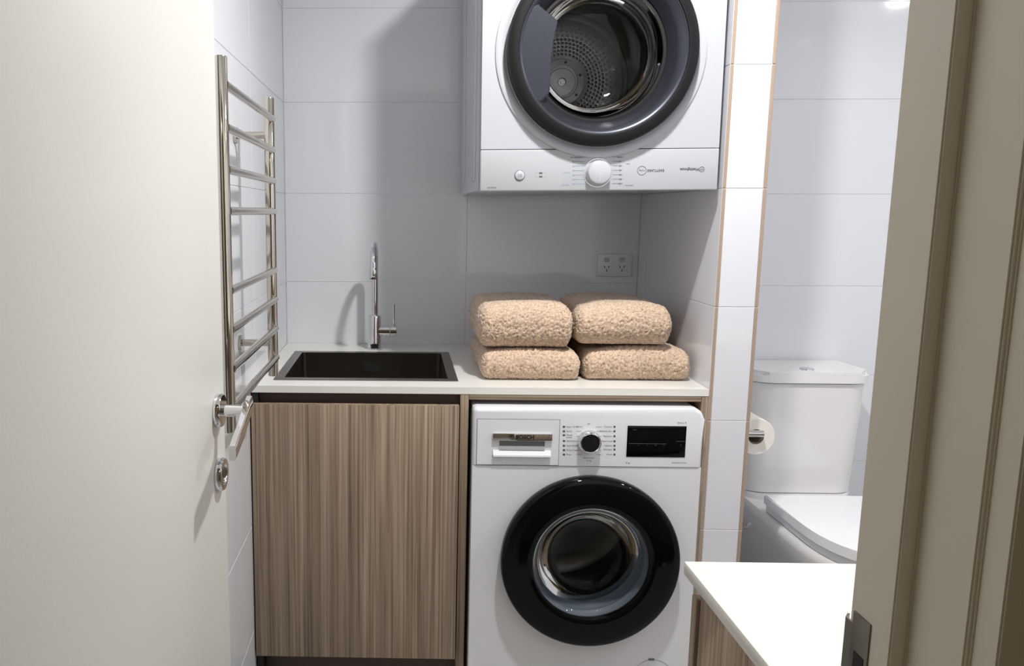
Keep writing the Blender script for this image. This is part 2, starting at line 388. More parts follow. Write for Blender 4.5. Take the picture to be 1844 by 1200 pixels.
tube('aerator', [(TX, TY-2*R_, sp_top-.033), (TX, TY-2*R_, sp_top-.0365)], .0105, 'hole', nz, n=20)
cz = .958
tube('cartridge_arm', [(TX+.012, TY, cz), (TX+.05, TY, cz)], .0178, 'chrome', tp, n=28)
lv = tube('lever_cap', [(TX+.0515, TY, cz), (TX+.053, TY, cz), (TX+.072, TY, cz), (TX+.0735, TY, cz)], [.0175, .019, .019, .0175], 'chrome', tp, n=28)
tube('lever_pin', [(TX+.063, TY, cz+.012), (TX+.064, TY-.002, cz+.09)], [.0042, .0034], 'chrome', lv, n=14)

# ------------------------------------------------------------------ washing machine
YW = -.03
WX0, WX1, WZ1 = .1885, .7855, .848
DC = (.501, 0, .438)
ws = thing('washing_machine', (.487, .24, 0), 'white front loading washing machine with black door under the bench', 'washing machine')
SEAM = .6925
HR = .178
mesh('front_panel', *hole_panel_vf(WX0+.001, WX1-.001, .012, SEAM-.0012, YW, YW+.012, (DC[0], DC[2]), HR), 'white', ws)
box('side_panel', WX0, WX0+.006, YW+.012, .53, .012, .835, 'white', ws)
box('side_panel', WX1-.006, WX1, YW+.012, .53, .012, .815, 'white', ws)
box('back_panel', WX0+.006, WX1-.006, .524, .53, .012, .835, 'grey', ws)
box('base_plinth', WX0+.006, WX1-.006, YW+.02, .52, .012, .03, 'grey', ws)
box('worktop', WX0+.001, WX1-.014, YW+.03, .53, .835, WZ1-.002, 'white2', ws, bev=.004)
for sx in (WX0+.05, WX1-.05):
    for yy in (.03, .47): tube('foot', [(sx, yy, 0), (sx, yy, .0125)], .02, 'black', ws, n=16)
# fascia: rounded top edge, larger corner at the upper right
poly = [(WX0+.0005, SEAM+.0006), (WX1-.0005, SEAM+.0006)]
for k in range(7): t = math.radians(90*k/6); poly.append((WX1-.026-.0005+.026*math.cos(t), WZ1-.026+.026*math.sin(t)))
for k in range(5): t = math.radians(90+90*k/4); poly.append((WX0+.0125+.012*math.cos(t), WZ1-.012+.012*math.sin(t)))
bm = bmesh.new(); vf = extrude_vf(poly, YW-.002, YW+.04)
vs = [bm.verts.new(v) for v in vf[0]]; [bm.faces.new([vs[i] for i in q]) for q in vf[1]]
ee = [e for e in bm.edges if all(v.co.y < YW for v in e.verts) and (e.verts[0].co.z+e.verts[1].co.z)/2 > SEAM+.01]
bmesh.ops.bevel(bm, geom=ee, offset=.011, segments=4, affect='EDGES', profile=.5)
from_bm('control_panel', bm, 'white2', ws, 50)
yf = YW-.002
def wp(u, v): p = UN(u, v, 'y', yf); return p[0], p[2]
d0 = wp(858, 836); d1 = wp(1008, 756.5)
d0 = (d0[0], SEAM+.0012); h0 = wp(886, 822); h1 = wp(994, 781)
mesh('drawer_gap', *frame_vf(d0[0]-.0012, d1[0]+.0012, d0[1], d1[1]+.0012, d0[0]+.0006, d1[0]-.0006, d0[1]+.0012, d1[1]-.0006, yf-.0004, yf+.001), 'slot', ws)
dr = mesh('detergent_drawer', *frame_vf(d0[0]+.0003, d1[0]-.0003, d0[1]+.0015, d1[1]-.0003, h0[0], h1[0], h0[1], h1[1], yf-.0014, yf+.002), 'white2', ws)
hh = h1[1]-h0[1]
box('recess_back', h0[0], h1[0], yf-.0007, yf-.0003, h0[1], h1[1], 'slot', dr)
mesh('recess_lip', *extrude_vf([(yf-.0006, h0[1]+.001), (yf-.0105, h0[1]+.002), (yf-.0098, h0[1]+.006), (yf-.0006, h0[1]+.3*hh)], h0[0]+.002, h1[0]-.002, 'yz'), 'white', dr)
for s, xx in ((1, h0[0]), (-1, h1[0])):
    xa, xb = (xx, xx+s*.018)
    box('recess_cheek', min(xa, xb), max(xa, xb), yf-.0012, yf-.0007, h0[1]+.002, h1[1]-.3*hh, 'white2', dr)
box('recess_ledge', h0[0]+.018, h1[0]-.018, yf-.004, yf-.0007, h0[1]+.30*hh, h0[1]+.45*hh, 'grey', dr)
st = box('badge_strip', h0[0], h1[0], yf-.008, yf-.001, h1[1]-.30*hh, h1[1]+.0005, 'chrome', dr, bev=.0008, label='polished strip with the maker name')
bc = ((h0[0]+h1[0])/2, yf-.0083, h1[1]-.145*hh)
mesh('lettering', *text_vf('BOSCH', (bc[0]+.006, bc[1], bc[2]), .0105, bold=.06), 'inkblack', st)
mesh('emblem', *lathe_vf([(.0062, bc[1]+.0002), (.0062, bc[1]), (.0048, bc[1]), (.0048, bc[1]+.0002)], (bc[0]-.026, 0, bc[2]), n=24), 'inkblack', st)
k = wp(1060.5, 795)
kc = (k[0], 0, k[1])
kb = lathe('program_dial', [(.0305, yf), (.0305, yf-.004), (.0285, yf-.019), (.0265, yf-.022), (.0245, yf-.0225), (.0232, yf-.021)], kc, 'chrome', ws, n=48)
lathe('dial_face', [(.0232, yf-.021), (.0232, yf-.0205), (0, yf-.0205)], kc, 'charcoal', kb, n=48)
box('dial_mark', kc[0]-.0008, kc[0]+.0008, yf-.0229, yf-.0222, kc[2]+.0245, kc[2]+.0295, 'inkblack', kb)
a = wp(1127.5, 823); b = wp(1236.5, 768)
ds = box('display', a[0], b[0], yf-.0012, yf+.001, a[1], b[1], 'gblack', ws, bev=.0005)
T = []
for i, uu in enumerate((1135, 1150, 1165, 1180, 1195, 1226)):
    p = wp(uu, 802); T.append(text_vf(['-', 'o', '+', 'on', 'x', 'II'][i], (p[0], yf-.0014, p[1]), .0035))
p = wp(1143, 774); T.append(text_vf('Select', (p[0], yf-.0014, p[1]), .003))
for u0, u1, vv in ((1132, 1200, 799), (1217, 1235, 795)):
    p, q = wp(u0, vv), wp(u1, vv); T.append(bmvf(box_bm(p[0], q[0], yf-.00145, yf-.0012, p[1]-.0004, p[1]+.0004)))
mesh('display_symbols', *merge(T), 'inkdim', ds)
T = []
def lab(s, u, v, cap=.0042, al='LEFT', mw=None):
    p = wp(u, v); T.append(text_vf(s, (p[0], yf-.0003, p[1]), cap, align=al, maxw=mw))
for s, v in (("Super 15'/30'", 769), ('Darks', 777), ('Mixed', 784), ('Loads', 788), ('Spin/Drain', 794.5), ('Dark Wash', 803), ('Drum Clean', 811), ('Rinse', 819)):
    lab(s, 1020, v)
    p = wp(1015.5, v)
    if s != 'Loads': T.append(bmvf(box_bm(p[0]-.003, p[0]+.003, yf-.0004, yf, p[1]-.0025, p[1]+.0025)))
for s, v in (('Cottons', 769), ('Cottons Eco', 777), ('EasyCare', 786), ('Mixed Load', 795), ('Hygiene', 803), ('Delicates', 810), ('Wool', 819)):
    lab(s, 1102, v, al='RIGHT')
    p = wp(1106.5, v); T.append(bmvf(box_bm(p[0]-.0025, p[0]+.0025, yf-.0004, yf, p[1]-.0025, p[1]+.0025)))
lab('off', 1060, 764, al='CENTER'); lab('Sportswear', 1060, 825, al='CENTER'); lab('15 kg', 1060, 830, al='CENTER')
lab('Serie | 4', 1236, 762, .0048, 'RIGHT'); lab('8 kg', 1127, 834, .0042); lab('EcoSilence Drive', 1236, 834, .0038, 'RIGHT')
for v in (769, 777, 786, 794.5, 803, 811, 819):
    for (ua, ub) in ((1046, 1038), (1076, 1083)):
        w = abs(v-795)*.25; p = wp(ua+(-w if ua < 1060 else w)*-.4, v); q = wp(ub, v)
        T.append(bmvf(box_bm(min(p[0], q[0]), max(p[0], q[0]), yf-.0004, yf, p[1]-.0003, p[1]+.0003)))
tag(mesh('program_markings', *merge(T), 'ink', ws), kind='stuff')
# door
dy = YW
dr2 = lathe('door_ring', [(.226, dy-.001), (.232, dy-.004), (.2345, dy-.014), (.234, dy-.030), (.231, dy-.037), (.226, dy-.0405), (.210, dy-.0425), (.190, dy-.0435), (.170, dy-.0435), (.156, dy-.043), (.153, dy-.041), (.151, dy-.03), (.160, dy-.01), (.226, dy-.001)], DC, 'gblack', ws, n=96, label='broad gloss black ring around the door glass')
lathe('door_glass', [(.1535, dy-.041), (.145, dy-.036), (.130, dy-.012), (.117, dy+.02), (.104, dy+.042), (.085, dy+.054), (.05, dy+.062), (0, dy+.065)], DC, 'wglass', dr2, n=72)
tube('door_catch', [(DC[0]+.188, dy-.043, DC[2]+.004), (DC[0]+.188, dy-.0448, DC[2]+.004)], .006, 'charcoal', dr2, n=16)
lathe('door_gasket', [(HR+.006, dy+.014), (HR-.004, dy+.002), (.168, dy+.004), (.158, dy+.02), (.163, dy+.032), (.158, dy+.045), (.148, dy+.055), (.152, dy+.066), (.148, dy+.085), (.165, dy+.105), (.185, dy+.11)], DC, 'rubber', ws, n=72, label='grey rubber bellows inside the door')
dm = lathe('drum', [(.17, dy+.108), (.182, dy+.114), (.238, dy+.125), (.243, dy+.135), (.243, dy+.43), (.225, dy+.445), (.1, dy+.45), (.08, dy+.435), (0, dy+.435)], DC, 'drumdark', ws, n=64)
for k in range(3):
    t = math.radians(25+120*k); ca, sa = math.cos(t), math.sin(t)
    sec = []
    for (w, r) in ((-.035, .242), (-.018, .205), (-.008, .192), (.008, .192), (.018, .205), (.035, .242)): sec.append((DC[0]+r*ca-w*sa, DC[2]+r*sa+w*ca))
    mesh('lifter', *extrude_vf(sec, dy+.15, dy+.42), 'drum', dm, 50)
T = []
for i in range(54):
    for j in range(12):
        t = 2*math.pi*(i+.5*(j % 2))/54; yy = dy+.15+.022*j; r = .2415
        c = Vector((DC[0]+r*math.cos(t), yy, DC[2]+r*math.sin(t))); u = Vector((-math.sin(t), 0, math.cos(t))); w = Vector((0, 1, 0))
        T.append(([c+(u*math.cos(q)+w*math.sin(q))*.004 for q in [2*math.pi*x/6 for x in range(6)]], [[0, 1, 2, 3, 4, 5]]))
tag(mesh('drum_perforations', *merge(T), 'hole', dm), kind='stuff')
p = UN(1173, 1188, 'y', YW)
ft = box('filter_catch', p[0]-.008, p[0]+.008, YW-.0012, YW+.001, p[2]-.003, p[2]+.003, 'slot', ws)
lathe('filter_flap', [(.055, YW-.0003), (.055, YW-.0009), (.054, YW-.0009), (.054, YW-.0003)], (p[0]+.006, 0, p[2]-.055), 'grey', ws, n=48)

# ------------------------------------------------------------------ tumble dryer, hung upside down above the bench
YR = 0.0
RX0, RX1, RZ0 = .1945, .7945, 1.404
RZ1 = 2.17
RC = (.489, 0, 1.7435)
dy2 = thing('tumble_dryer', (.4945, .33, RZ0), 'white tumble dryer with charcoal round door hung upside down on the wall', 'dryer')
RS = 1.507
mesh('front_panel', *hole_panel_vf(RX0+.004, RX1-.004, RS+.0008, RZ1-.004, YR, YR+.016, (RC[0], RC[2]), .215), 'dwhite', dy2)
body = []
mesh('cabinet_shell', *frame_vf(RX0, RX1, RZ0+.003, RZ1, RX0+.006, RX1-.006, RZ0+.009, RZ1-.006, YR+.014, .66), 'dwhite', dy2)
box('back_panel', RX0+.006, RX1-.006, .654, .66, RZ0+.009, RZ1-.006, 'grey', dy2)
for yy in (.10, .46): box('side_rib', RX0-.0022, RX0+.001, yy, yy+.09, RZ0+.03, RZ1-.03, 'dwhite', dy2, bev=.002)
box('control_panel', RX0+.003, RX1-.003, YR-.001, YR+.016, RZ0, RS-.0008, 'dpanel', dy2, bev=.003, seg=3)
lathe('door_surround', [(.258, YR+.004), (.258, YR-.0035), (.256, YR-.0045), (.250, YR-.005), (.236, YR-.002), (.222, YR+.012), (.215, YR+.03)], RC, 'dwhite', dy2, n=96)
rim = lathe('door_rim', [(.222, YR+.01), (.2315, YR-.004), (.2325, YR-.016), (.2315, YR-.027), (.2285, YR-.033), (.222, YR-.0355), (.207, YR-.0385), (.2045, YR-.0375), (.2035, YR-.034)], RC, 'charcoal', dy2, n=96)
lathe('door_ring', [(.2035, YR-.034), (.2025, YR-.034), (.196, YR-.030), (.182, YR-.012), (.171, YR+.008), (.1675, YR+.013)], RC, 'graphite', rim, n=96, label='graphite metallic inner ring')
lathe('door_seal', [(.1675, YR+.013), (.166, YR+.018), (.158, YR+.018), (.1565, YR+.014)], RC, 'hole', rim, n=96)
lathe('door_glass', [(.158, YR+.017), (.155, YR+.026), (.150, YR+.055), (.140, YR+.085), (.12, YR+.105), (.08, YR+.118), (0, YR+.122)], RC, 'dglass', rim, n=72)
# crescent grip on the hinge-less side
pts = []
for k in range(15):
    t = math.radians(150+ (217-150)*k/14); pts.append((RC[0]+.2025*math.cos(t), RC[2]+.2025*math.sin(t)))
pts += [(RC[0]+a, RC[2]+b) for a, b in ((-.149, -.127), (-.130, -.107), (-.1265, -.095), (-.1275, -.045), (-.127, -.012), (-.1205, .03), (-.1165, .048), (-.1125, .060), (-.1135, .067), (-.122, .073), (-.148, .088), (-.154, .094), (-.157, .103))]
bm = bmesh.new(); vf = extrude_vf(pts, YR-.0305, YR-.010); vs = [bm.verts.new(v) for v in vf[0]]; [bm.faces.new([vs[i] for i in q]) for q in vf[1]]
bmesh.ops.bevel(bm, geom=[e for e in bm.edges if all(v.co.y < YR-.03 for v in e.verts)], offset=.003, segments=3, affect='EDGES')
from_bm('door_grip', bm, 'graphite', rim, 40, label='graphite crescent hand grip')
lathe('door_gasket', [(.205, YR+.03), (.192, YR+.045), (.180, YR+.06), (.176, YR+.075), (.182, YR+.085)], RC, 'charcoal', dy2, n=72)
lathe('drum_collar', [(.176, YR+.075), (.171, YR+.082), (.174, YR+.092), (.168, YR+.098), (.172, YR+.108), (.19, YR+.115), (.27, YR+.125)], RC, 'drum', dy2, n=72)
DB = YR+.50
dd = lathe('drum', [(.27, YR+.125), (.278, YR+.135), (.278, DB-.02), (.270, DB-.006), (.205, DB-.006), (.198, DB-.012), (.190, DB-.012), (.184, DB-.004), (.078, DB-.004), (.072, DB), (0, DB)], RC, 'drumdark', dy2, n=72)
hb = lathe('drum_hub', [(.070, DB-.002), (.068, DB-.010), (.050, DB-.012), (.047, DB-.0095), (.043, DB-.0095), (.040, DB-.013), (.018, DB-.014), (0, DB-.014)], RC, 'hub', dd, n=48)
lathe('hub_nut', [(.013, DB-.014), (.013, DB-.018), (.0105, DB-.0185), (.0095, DB-.016), (.006, DB-.016), (.0055, DB-.022), (0, DB-.0225)], RC, 'drum', hb, n=24)
for k in range(6):
    t = math.radians(20+60*k); tube('hub_bolt', [(RC[0]+.059*math.cos(t), DB-.0105, RC[2]+.059*math.sin(t)), (RC[0]+.059*math.cos(t), DB-.0145, RC[2]+.059*math.sin(t))], .004, 'hole', hb, n=10)
T, T2 = [], []
rr = .0845; row = 0
while rr < .178:
    pitch = .0118 if row < 5 else .0150
    nn = int(2*math.pi*rr/pitch); dense = row < 5
    for i in range(nn):
        t = 2*math.pi*(i+.5*(row % 2))/nn; c = (RC[0]+rr*math.cos(t), 0, RC[2]+rr*math.sin(t))
        if dense:
            T.append(lathe_vf([(.0054, DB-.004), (.0048, DB-.0068), (.0038, DB-.0066), (.0036, DB-.0045)], c, n=10)); T2.append(lathe_vf([(.0038, DB-.0048), (0, DB-.0048)], c, n=10))
        else:
            T.append(lathe_vf([(.0042, DB-.004), (.0034, DB-.0064), (.0014, DB-.0078), (0, DB-.008)], c, n=10))
    rr += .0108 if dense else .0132; row += 1
tag(mesh('perforated_rims', *merge(T), 'drum', dd, 60), kind='stuff')
tag(mesh('perforation_holes', *merge(T2), 'hole', dd), kind='stuff')
for k in range(3):
    t = math.radians(95+120*k); ca, sa = math.cos(t), math.sin(t)
    sec = [(RC[0]+r*ca-w*sa, RC[2]+r*sa+w*ca) for (w, r) in ((-.03, .277), (-.014, .225), (0, .215), (.014, .225), (.03, .277))]
    mesh('lifter', *extrude_vf(sec, YR+.15, DB-.03), 'drumdark', dd, 50)
# lint filter flap at the lower lip of the opening
fl = []
for k in range(13):
    t = math.radians(252+44*k/12); fl.append((t))
V = []; Fc = []
for t in fl:
    for r, yy in ((.150, YR+.03), (.168, YR+.03), (.160, YR+.10), (.140, YR+.10)): V.append((RC[0]+r*math.cos(t), yy+.03, RC[2]+r*math.sin(t)))
for k in range(12):
    for j in range(4): Fc.append([k*4+j, k*4+(j+1) % 4, k*4+4+(j+1) % 4, k*4+4+j])
Fc += [[0, 1, 2, 3], [48, 49, 50, 51]]
mesh('lint_filter', V, Fc, 'grey', dy2, 30)
yp = YR-.001
def rp(u, v): p = UN(u, v, 'y', yp); return p[0], p[2]
k = rp(1076.5, 311.5); kc = (k[0], 0, k[1])
kb = lathe('timer_knob', [(.0335, yp+.001), (.0335, yp-.003), (.031, yp-.004), (.0295, yp-.02), (.0275, yp-.0245), (.024, yp-.026), (0, yp-.026)], kc, 'dwhite', dy2, n=48)
lathe('knob_skirt', [(.0355, yp+.001), (.0355, yp-.0012), (.0338, yp-.0014)], kc, 'chrome', kb, n=48)
box('knob_pointer', kc[0]-.0012, kc[0]+.0012, yp-.0268, yp-.0255, kc[2]-.024, kc[2]-.006, 'grey', kb)
T, TB_ = [], []
rows = [283+i*8.0 for i in range(7)]
for i, v in enumerate(rows):
    for ua, ub, L in ((1053, 1034, TB_ if 1 < i < 7 else T), (1103, 1121, T)):
        if i in (0, 6): ub = ub
        p, q = rp(ua, v), rp(ub, v); L.append(bmvf(box_bm(min(p[0], q[0]), max(p[0], q[0]), yp-.0003, yp+.0001, p[1]-.0004, p[1]+.0004)))
    right = ['COOL', '10', '20', '40', '60', '80', '100'][i]; p = rp(1117, v+.3)
    T.append(text_vf(right, (p[0], yp-.0004, p[1]), .0042, flip=True))
    p = rp(1033, v+.3); (TB_ if i > 1 else T).append(text_vf(['WARM AIR', '15', '30', '60', '90', '120', '150'][i], (p[0]+(.006 if i == 0 else 0), yp-.0004, p[1]), .0040, flip=True, align='CENTER'))
for s, u, v, L in (('auto', 1131, 296, T), ('heavy dry', 1133, 335, T), ('iron dry', 1021, 311, TB_), ('time dry', 1017, 333, TB_)):
    p = rp(u, v); L.append(text_vf(s, (p[0], yp-.0004, p[1]), .0036, flip=True))
p = rp(1242, 306.5); mesh('maker_name', *text_vf('Westinghouse', (p[0], yp-.0004, p[1]), .0072, flip=True, bold=.04, maxw=.048), 'ink', dy2)
p = rp(1264, 306.5); ec = (p[0], 0, p[1])
T.append(lathe_vf([(.0066, yp-.0003), (.0066, yp-.0006), (.0057, yp-.0006), (.0057, yp-.0003)], ec, n=28)); T.append(text_vf('W', (p[0], yp-.0004, p[1]), .0055, flip=True))
p = rp(1181, 308); mesh('range_name', *text_vf('EASYCARE', (p[0], yp-.0004, p[1]), .0062, flip=True, bold=.03, maxw=.042), 'ink', dy2)
p = rp(1156, 308); T.append(lathe_vf([(.0112, yp-.0003), (.0112, yp-.0006), (.0104, yp-.0006), (.0104, yp-.0003)], (p[0], 0, p[1]), n=36)); T.append(text_vf('6.5kg', (p[0], yp-.0004, p[1]), .0045, flip=True))
for v in (311, 317.5):
    p = rp(974, v); T.append(bmvf(box_bm(p[0]-.004, p[0]+.004, yp-.0005, yp, p[1]-.0018, p[1]+.0018)))
    p = rp(966, v); T.append(text_vf('-----', (p[0], yp-.0004, p[1]), .003, flip=True))
    p = rp(982, v); T.append(text_vf('-----', (p[0], yp-.0004, p[1]), .003, flip=True))
p = rp(885, 336.5); T.append(text_vf('SENSOR DRY', (p[0], yp-.0004, p[1]), .0036, flip=True, maxw=.024))
tag(mesh('dial_markings', *merge(T), 'ink', dy2), kind='stuff'); tag(mesh('dial_scale', *merge(TB_), 'inkblue', dy2), kind='stuff')
p = rp(936, 315)
pb = lathe('power_button', [(.0118, yp+.001), (.0118, yp-.0025), (.0105, yp-.0035), (0, yp-.0035)], (p[0], 0, p[1]), 'dwhite', dy2, n=32)
mesh('button_ring', *lathe_vf([(.0132, yp+.0005), (.0132, yp-.0006), (.0119, yp-.0006)], (p[0], 0, p[1]), n=32), 'ink', pb)
mesh('button_symbol', *text_vf('01', (p[0], yp-.0037, p[1]), .007, flip=True), 'ink', pb)
dy2.rotation_euler = (0, math.radians(-.45), 0)

# ------------------------------------------------------------------ folded towels
def towel(name, x0, x1, y0, y1, z0, z1, rad, seed, label, dome=.006, skew=0., rot=0., layers=2):
    hx, hy, hz = (x1-x0)/2, (y1-y0)/2, (z1-z0)/2; c = Vector(((x0+x1)/2, (y0+y1)/2, z0))
    V, Fc = [], []; st = .0029
    rx = min(rad, hz*.98)
    def face(ax, sg):
        o = [i for i in range(3) if i != ax]; h = (hx, hy, hz)
        na, nb = max(6, int(2*h[o[0]]/st)), max(6, int(2*h[o[1]]/st)); b0 = len(V)
        for i in range(na+1):
            for j in range(nb+1):
                p = [0, 0, 0]; p[ax] = sg*h[ax]; p[o[0]] = h[o[0]]*(2*i/na-1); p[o[1]] = h[o[1]]*(2*j/nb-1); p = Vector(p)
                rs = rx*.62 if p.x > hx*.5 or p.x < -hx*.5 else rx
                inn = Vector((max(-hx+rs*.75, min(hx-rs*.75, p.x)), max(-hy+rx, min(hy-rx, p.y)), max(-hz+rx, min(hz-rx, p.z))))
                d = p-inn; e = Vector((d.x/(rs*.75), d.y/rx, d.z/rx)); l = e.length
                if l > 1e-6:
                    m_ = max(abs(e.x), abs(e.y), abs(e.z)); e = e*(m_/l); q = inn+Vector((e.x*rs*.75, e.y*rx, e.z*rx)); nn = e.normalized()
                else: q = p; nn = Vector((0, 0, 1))
                u, v = q.x/hx, q.y/hy
                tz = (q.z+hz)/(2*hz)
                q = q+Vector((0, 0, tz*(dome*(1-u*u)-.010*max(0, abs(u)-.55)+.004*noise.noise(Vector((q.x*9+seed, q.y*9, seed))))))
                q.x += skew*tz*hz+.004*noise.noise(Vector((q.z*30, q.y*10, seed*1.7)))*(1 if abs(u) > .7 else 0)
                if abs(u) > .75 and layers and v > -.6:                       # folded layers show on the sides
                    for L in range(1, layers+1):
                        zl = -hz+2*hz*L/(layers+1)+.004*noise.noise(Vector((q.y*14, L, seed)))
                        q.x -= math.copysign(.009*math.exp(-((q.z-zl)/.0045)**2), u)*min(1, (abs(u)-.75)*6)*min(1, (v+.6)*2.5)
                w = Vector((q.x*1+seed*3.1, q.y+seed, q.z*1))
                r1 = 1-abs(noise.noise(w*165))*2.1; r2 = noise.noise(w*330+Vector((7, 3, 1)))
                amp = .0042*r1+.0032*r2
                if tz < .08: amp = max(0, amp)
                q = q+nn*amp
                cr_, sr_ = math.cos(rot), math.sin(rot)
                z = max(q.z+hz, .0004)
                V.append((c.x+q.x*cr_-q.y*sr_, c.y+q.x*sr_+q.y*cr_, c.z+z))
        for i in range(na):
            for j in range(nb):
                a = b0+i*(nb+1)+j; f = [a, a+1, a+nb+2, a+nb+1]
                Fc.append(f)
    for ax in range(3):
        for sg in (-1, 1): face(ax, sg)
    org = c
    me = bpy.data.meshes.new(name); me.from_pydata([(v[0]-org.x, v[1]-org.y, v[2]-org.z) for v in V], [], Fc)
    bm = bmesh.new(); bm.from_mesh(me); bmesh.ops.remove_doubles(bm, verts=bm.verts, dist=.0006); bmesh.ops.recalc_face_normals(bm, faces=bm.faces); bm.to_mesh(me); bm.free()
    me.polygons.foreach_set('use_smooth', [True]*len(me.polygons)); me.materials.append(M['towel'])
    o = bpy.data.objects.new(name, me); COL.objects.link(o); o.location = org
    tag(o, label, 'towel', 'folded plush towels on the bench'); return o
towel('folded_towel', .222, .487, .085, .47, ZB, .970, .037, 1.3, 'flat folded beige plush towel lying on the bench beside the sink', dome=.006)
towel('folded_towel', .503, .788, .090, .47, ZB, .973, .040, 4.7, 'flat folded beige plush towel lying on the bench against the niche wall', dome=.010)
towel('folded_towel', .214, .466, .088, .45, .9835, 1.098, .050, 8.2, 'thick beige plush towel stacked on top of the towel beside the sink', dome=.004, layers=1)
towel('folded_towel', .480, .735, .083, .45, .9935, 1.094, .050, 2.9, 'thick beige plush towel stacked on top nearest the niche wall under the power outlet', dome=.010, rot=-.02, layers=1)

# ------------------------------------------------------------------ power outlet
a = UN(1074, 498, 'y', YB); b = UN(1138, 457.5, 'y', YB)
gp = thing('power_outlet', ((a[0]+b[0])/2, YB, a[2]), 'white double power outlet with two switches on the back wall', 'power outlet')
box('plate', a[0], b[0], YB-.009, YB-.0002, a[2], b[2], 'outlet', gp, bev=.003)
for u in (1092.5, 1120):
    p = UN(u, 468, 'y', YB-.009); box('switch', p[0]-.0085, p[0]+.0085, YB-.0145, YB-.0085, p[2]-.0075, p[2]+.0075, 'grey', gp, bev=.0025)
    p = UN(u, 483, 'y', YB-.009)
    for dx, dz, ang in ((-.0072, .004, .52), (.0072, .004, -.52), (0, -.008, 0)):
        ca, sa = math.cos(ang), math.sin(ang)
        mesh('socket_slot', *extrude_vf([(p[0]+dx+x*ca-z*sa, p[2]+dz+x*sa+z*ca) for x, z in ((-.0013, -.004), (.0013, -.004), (.0013, .004), (-.0013, .004))], YB-.0085, YB-.0093), 'hole', gp)

# ------------------------------------------------------------------ heated towel rail
PX, PY0, PY1 = -.315, -.645, -.13
rl = thing('towel_rail', (PX, (PY0+PY1)/2, .945), 'polished steel ladder towel rail with eight rungs on the tiled wall', 'towel rail')
for py in (PY0, PY1):
    pt = tube('post', [(PX, py, .948), (PX, py, .950), (PX, py, 1.612), (PX, py, 1.614)], [.0115, .0125, .0125, .0115], 'rail', rl, n=24)
    for z in (1.528, 1.03):
        bk = tube('bracket', [(PX-.009, py, z), (XL+.007, py, z)], .0085, 'rail', rl, n=16)
        tube('bracket_flange', [(XL+.0072, py, z), (XL+.0006, py, z)], .019, 'rail', bk, n=24)
z = UN(484, 210, 'x', PX)[2]
for i, zz in enumerate((1.566, 1.494, 1.422, 1.350, 1.209, 1.138, 1.066, .994)):
    tube('rung', [(PX+.008, PY0-.002, zz), (PX+.008, PY1+.002, zz)], .0080, 'rail', rl, n=16)

# ------------------------------------------------------------------ toilet
tc = thing('toilet', (1.285, .3, 0), 'white ceramic toilet with square cistern and closed seat lid', 'toilet')
TX0, TX1 = 1.100, 1.468
def slab(name, x0, x1, y0, y1, z0, z1, r, m, bev, parent, taper=0., ytaper=0.):
    "rounded front corners, square back"
    n = 8; P = [(x1, y1), (x0, y1)]
    for k in range(n+1): t = math.radians(180+90*k/n); P.append((x0+r+r*math.cos(t), y0+r*.8+r*.8*math.sin(t)))
    for k in range(n+1): t = math.radians(270+90*k/n); P.append((x1-r+r*math.cos(t), y0+r*.8+r*.8*math.sin(t)))
    cx = (x0+x1)/2
    bm = bmesh.new(); v0, f0 = extrude_vf(P, z0, z1, 'xy')
    if taper: v0 = [((cx+(x-cx)*(1-taper*(z1-z)/(z1-z0))), y1+(y-y1)*(1-ytaper*(z1-z)/(z1-z0)), z) for x, y, z in v0]
    vs = [bm.verts.new(v) for v in v0]; [bm.faces.new([vs[i] for i in q]) for q in f0]
    if bev:
        zt = max(v.co.z for v in bm.verts)
        bmesh.ops.bevel(bm, geom=[e for e in bm.edges if all(v.co.z > zt-1e-5 for v in e.verts)], offset=bev, segments=4, affect='EDGES')
    return from_bm(name, bm, m, parent, 40)
yc = .400
slab('cistern', TX0+.001, TX1-.006, yc+.005, YT-.004, .463, .824, .075, 'ceramic', 0, tc, taper=.03, ytaper=.13)
lid = slab('cistern_lid', TX0-.006, TX1, yc-.004, YT-.003, .828, .862, .075, 'ceramic', .012, tc)
p = UN(1453, 665.5, 'z', .862)
lathe('flush_button', [(0, .8665), (.016, .8665), (.020, .8655), (.021, .862)], (p[0], p[1], 0), 'chrome', lid, axis='z', n=32)
# pan: back-to-wall skirt with rounded nose
def dshape(x0, x1, yb, yf, n=26, straight=.5, pw=.7):
    cx, hw = (x0+x1)/2, (x1-x0)/2; ys = yb+(yf-yb)*straight; P = [(x1, yb), (x0, yb)]
    for k in range(n+1):
        t = math.pi+math.pi*k/n; ct, stt = math.cos(t), math.sin(t)
        P.append((cx+hw*math.copysign(abs(ct)**pw, ct), ys+(ys-yf)*math.copysign(abs(stt)**.9, stt)))
    return P
secs = [(0, 1.185, 1.385, YT-.004, .05), (.12, 1.18, 1.39, YT-.004, .02), (.25, 1.162, 1.408, YT-.004, -.05), (.36, 1.128, 1.442, YT-.004, -.115), (.415, 1.108, 1.462, YT-.004, -.135), (.432, 1.108, 1.462, YT-.004, -.134), (.44, 1.114, 1.456, YT-.006, -.128)]
V, Fc = [], []
for z, x0, x1, yb_, yf_ in secs: V += [(a, b, z) for a, b in dshape(x0, x1, yb_, yf_, straight=.62)]
n = len(V)//len(secs)
for k in range(len(secs)-1):
    for j in range(n): Fc.append([k*n+j, k*n+(j+1) % n, (k+1)*n+(j+1) % n, (k+1)*n+j])
Fc += [list(range(n)), list(range((len(secs)-1)*n, len(secs)*n))]
pan = mesh('pan', V, Fc, 'ceramic', tc, 50)
slab('pan_deck', TX0+.008, TX1-.012, .428, YT-.004, .40, .4605, .07, 'ceramic', .004, tc)
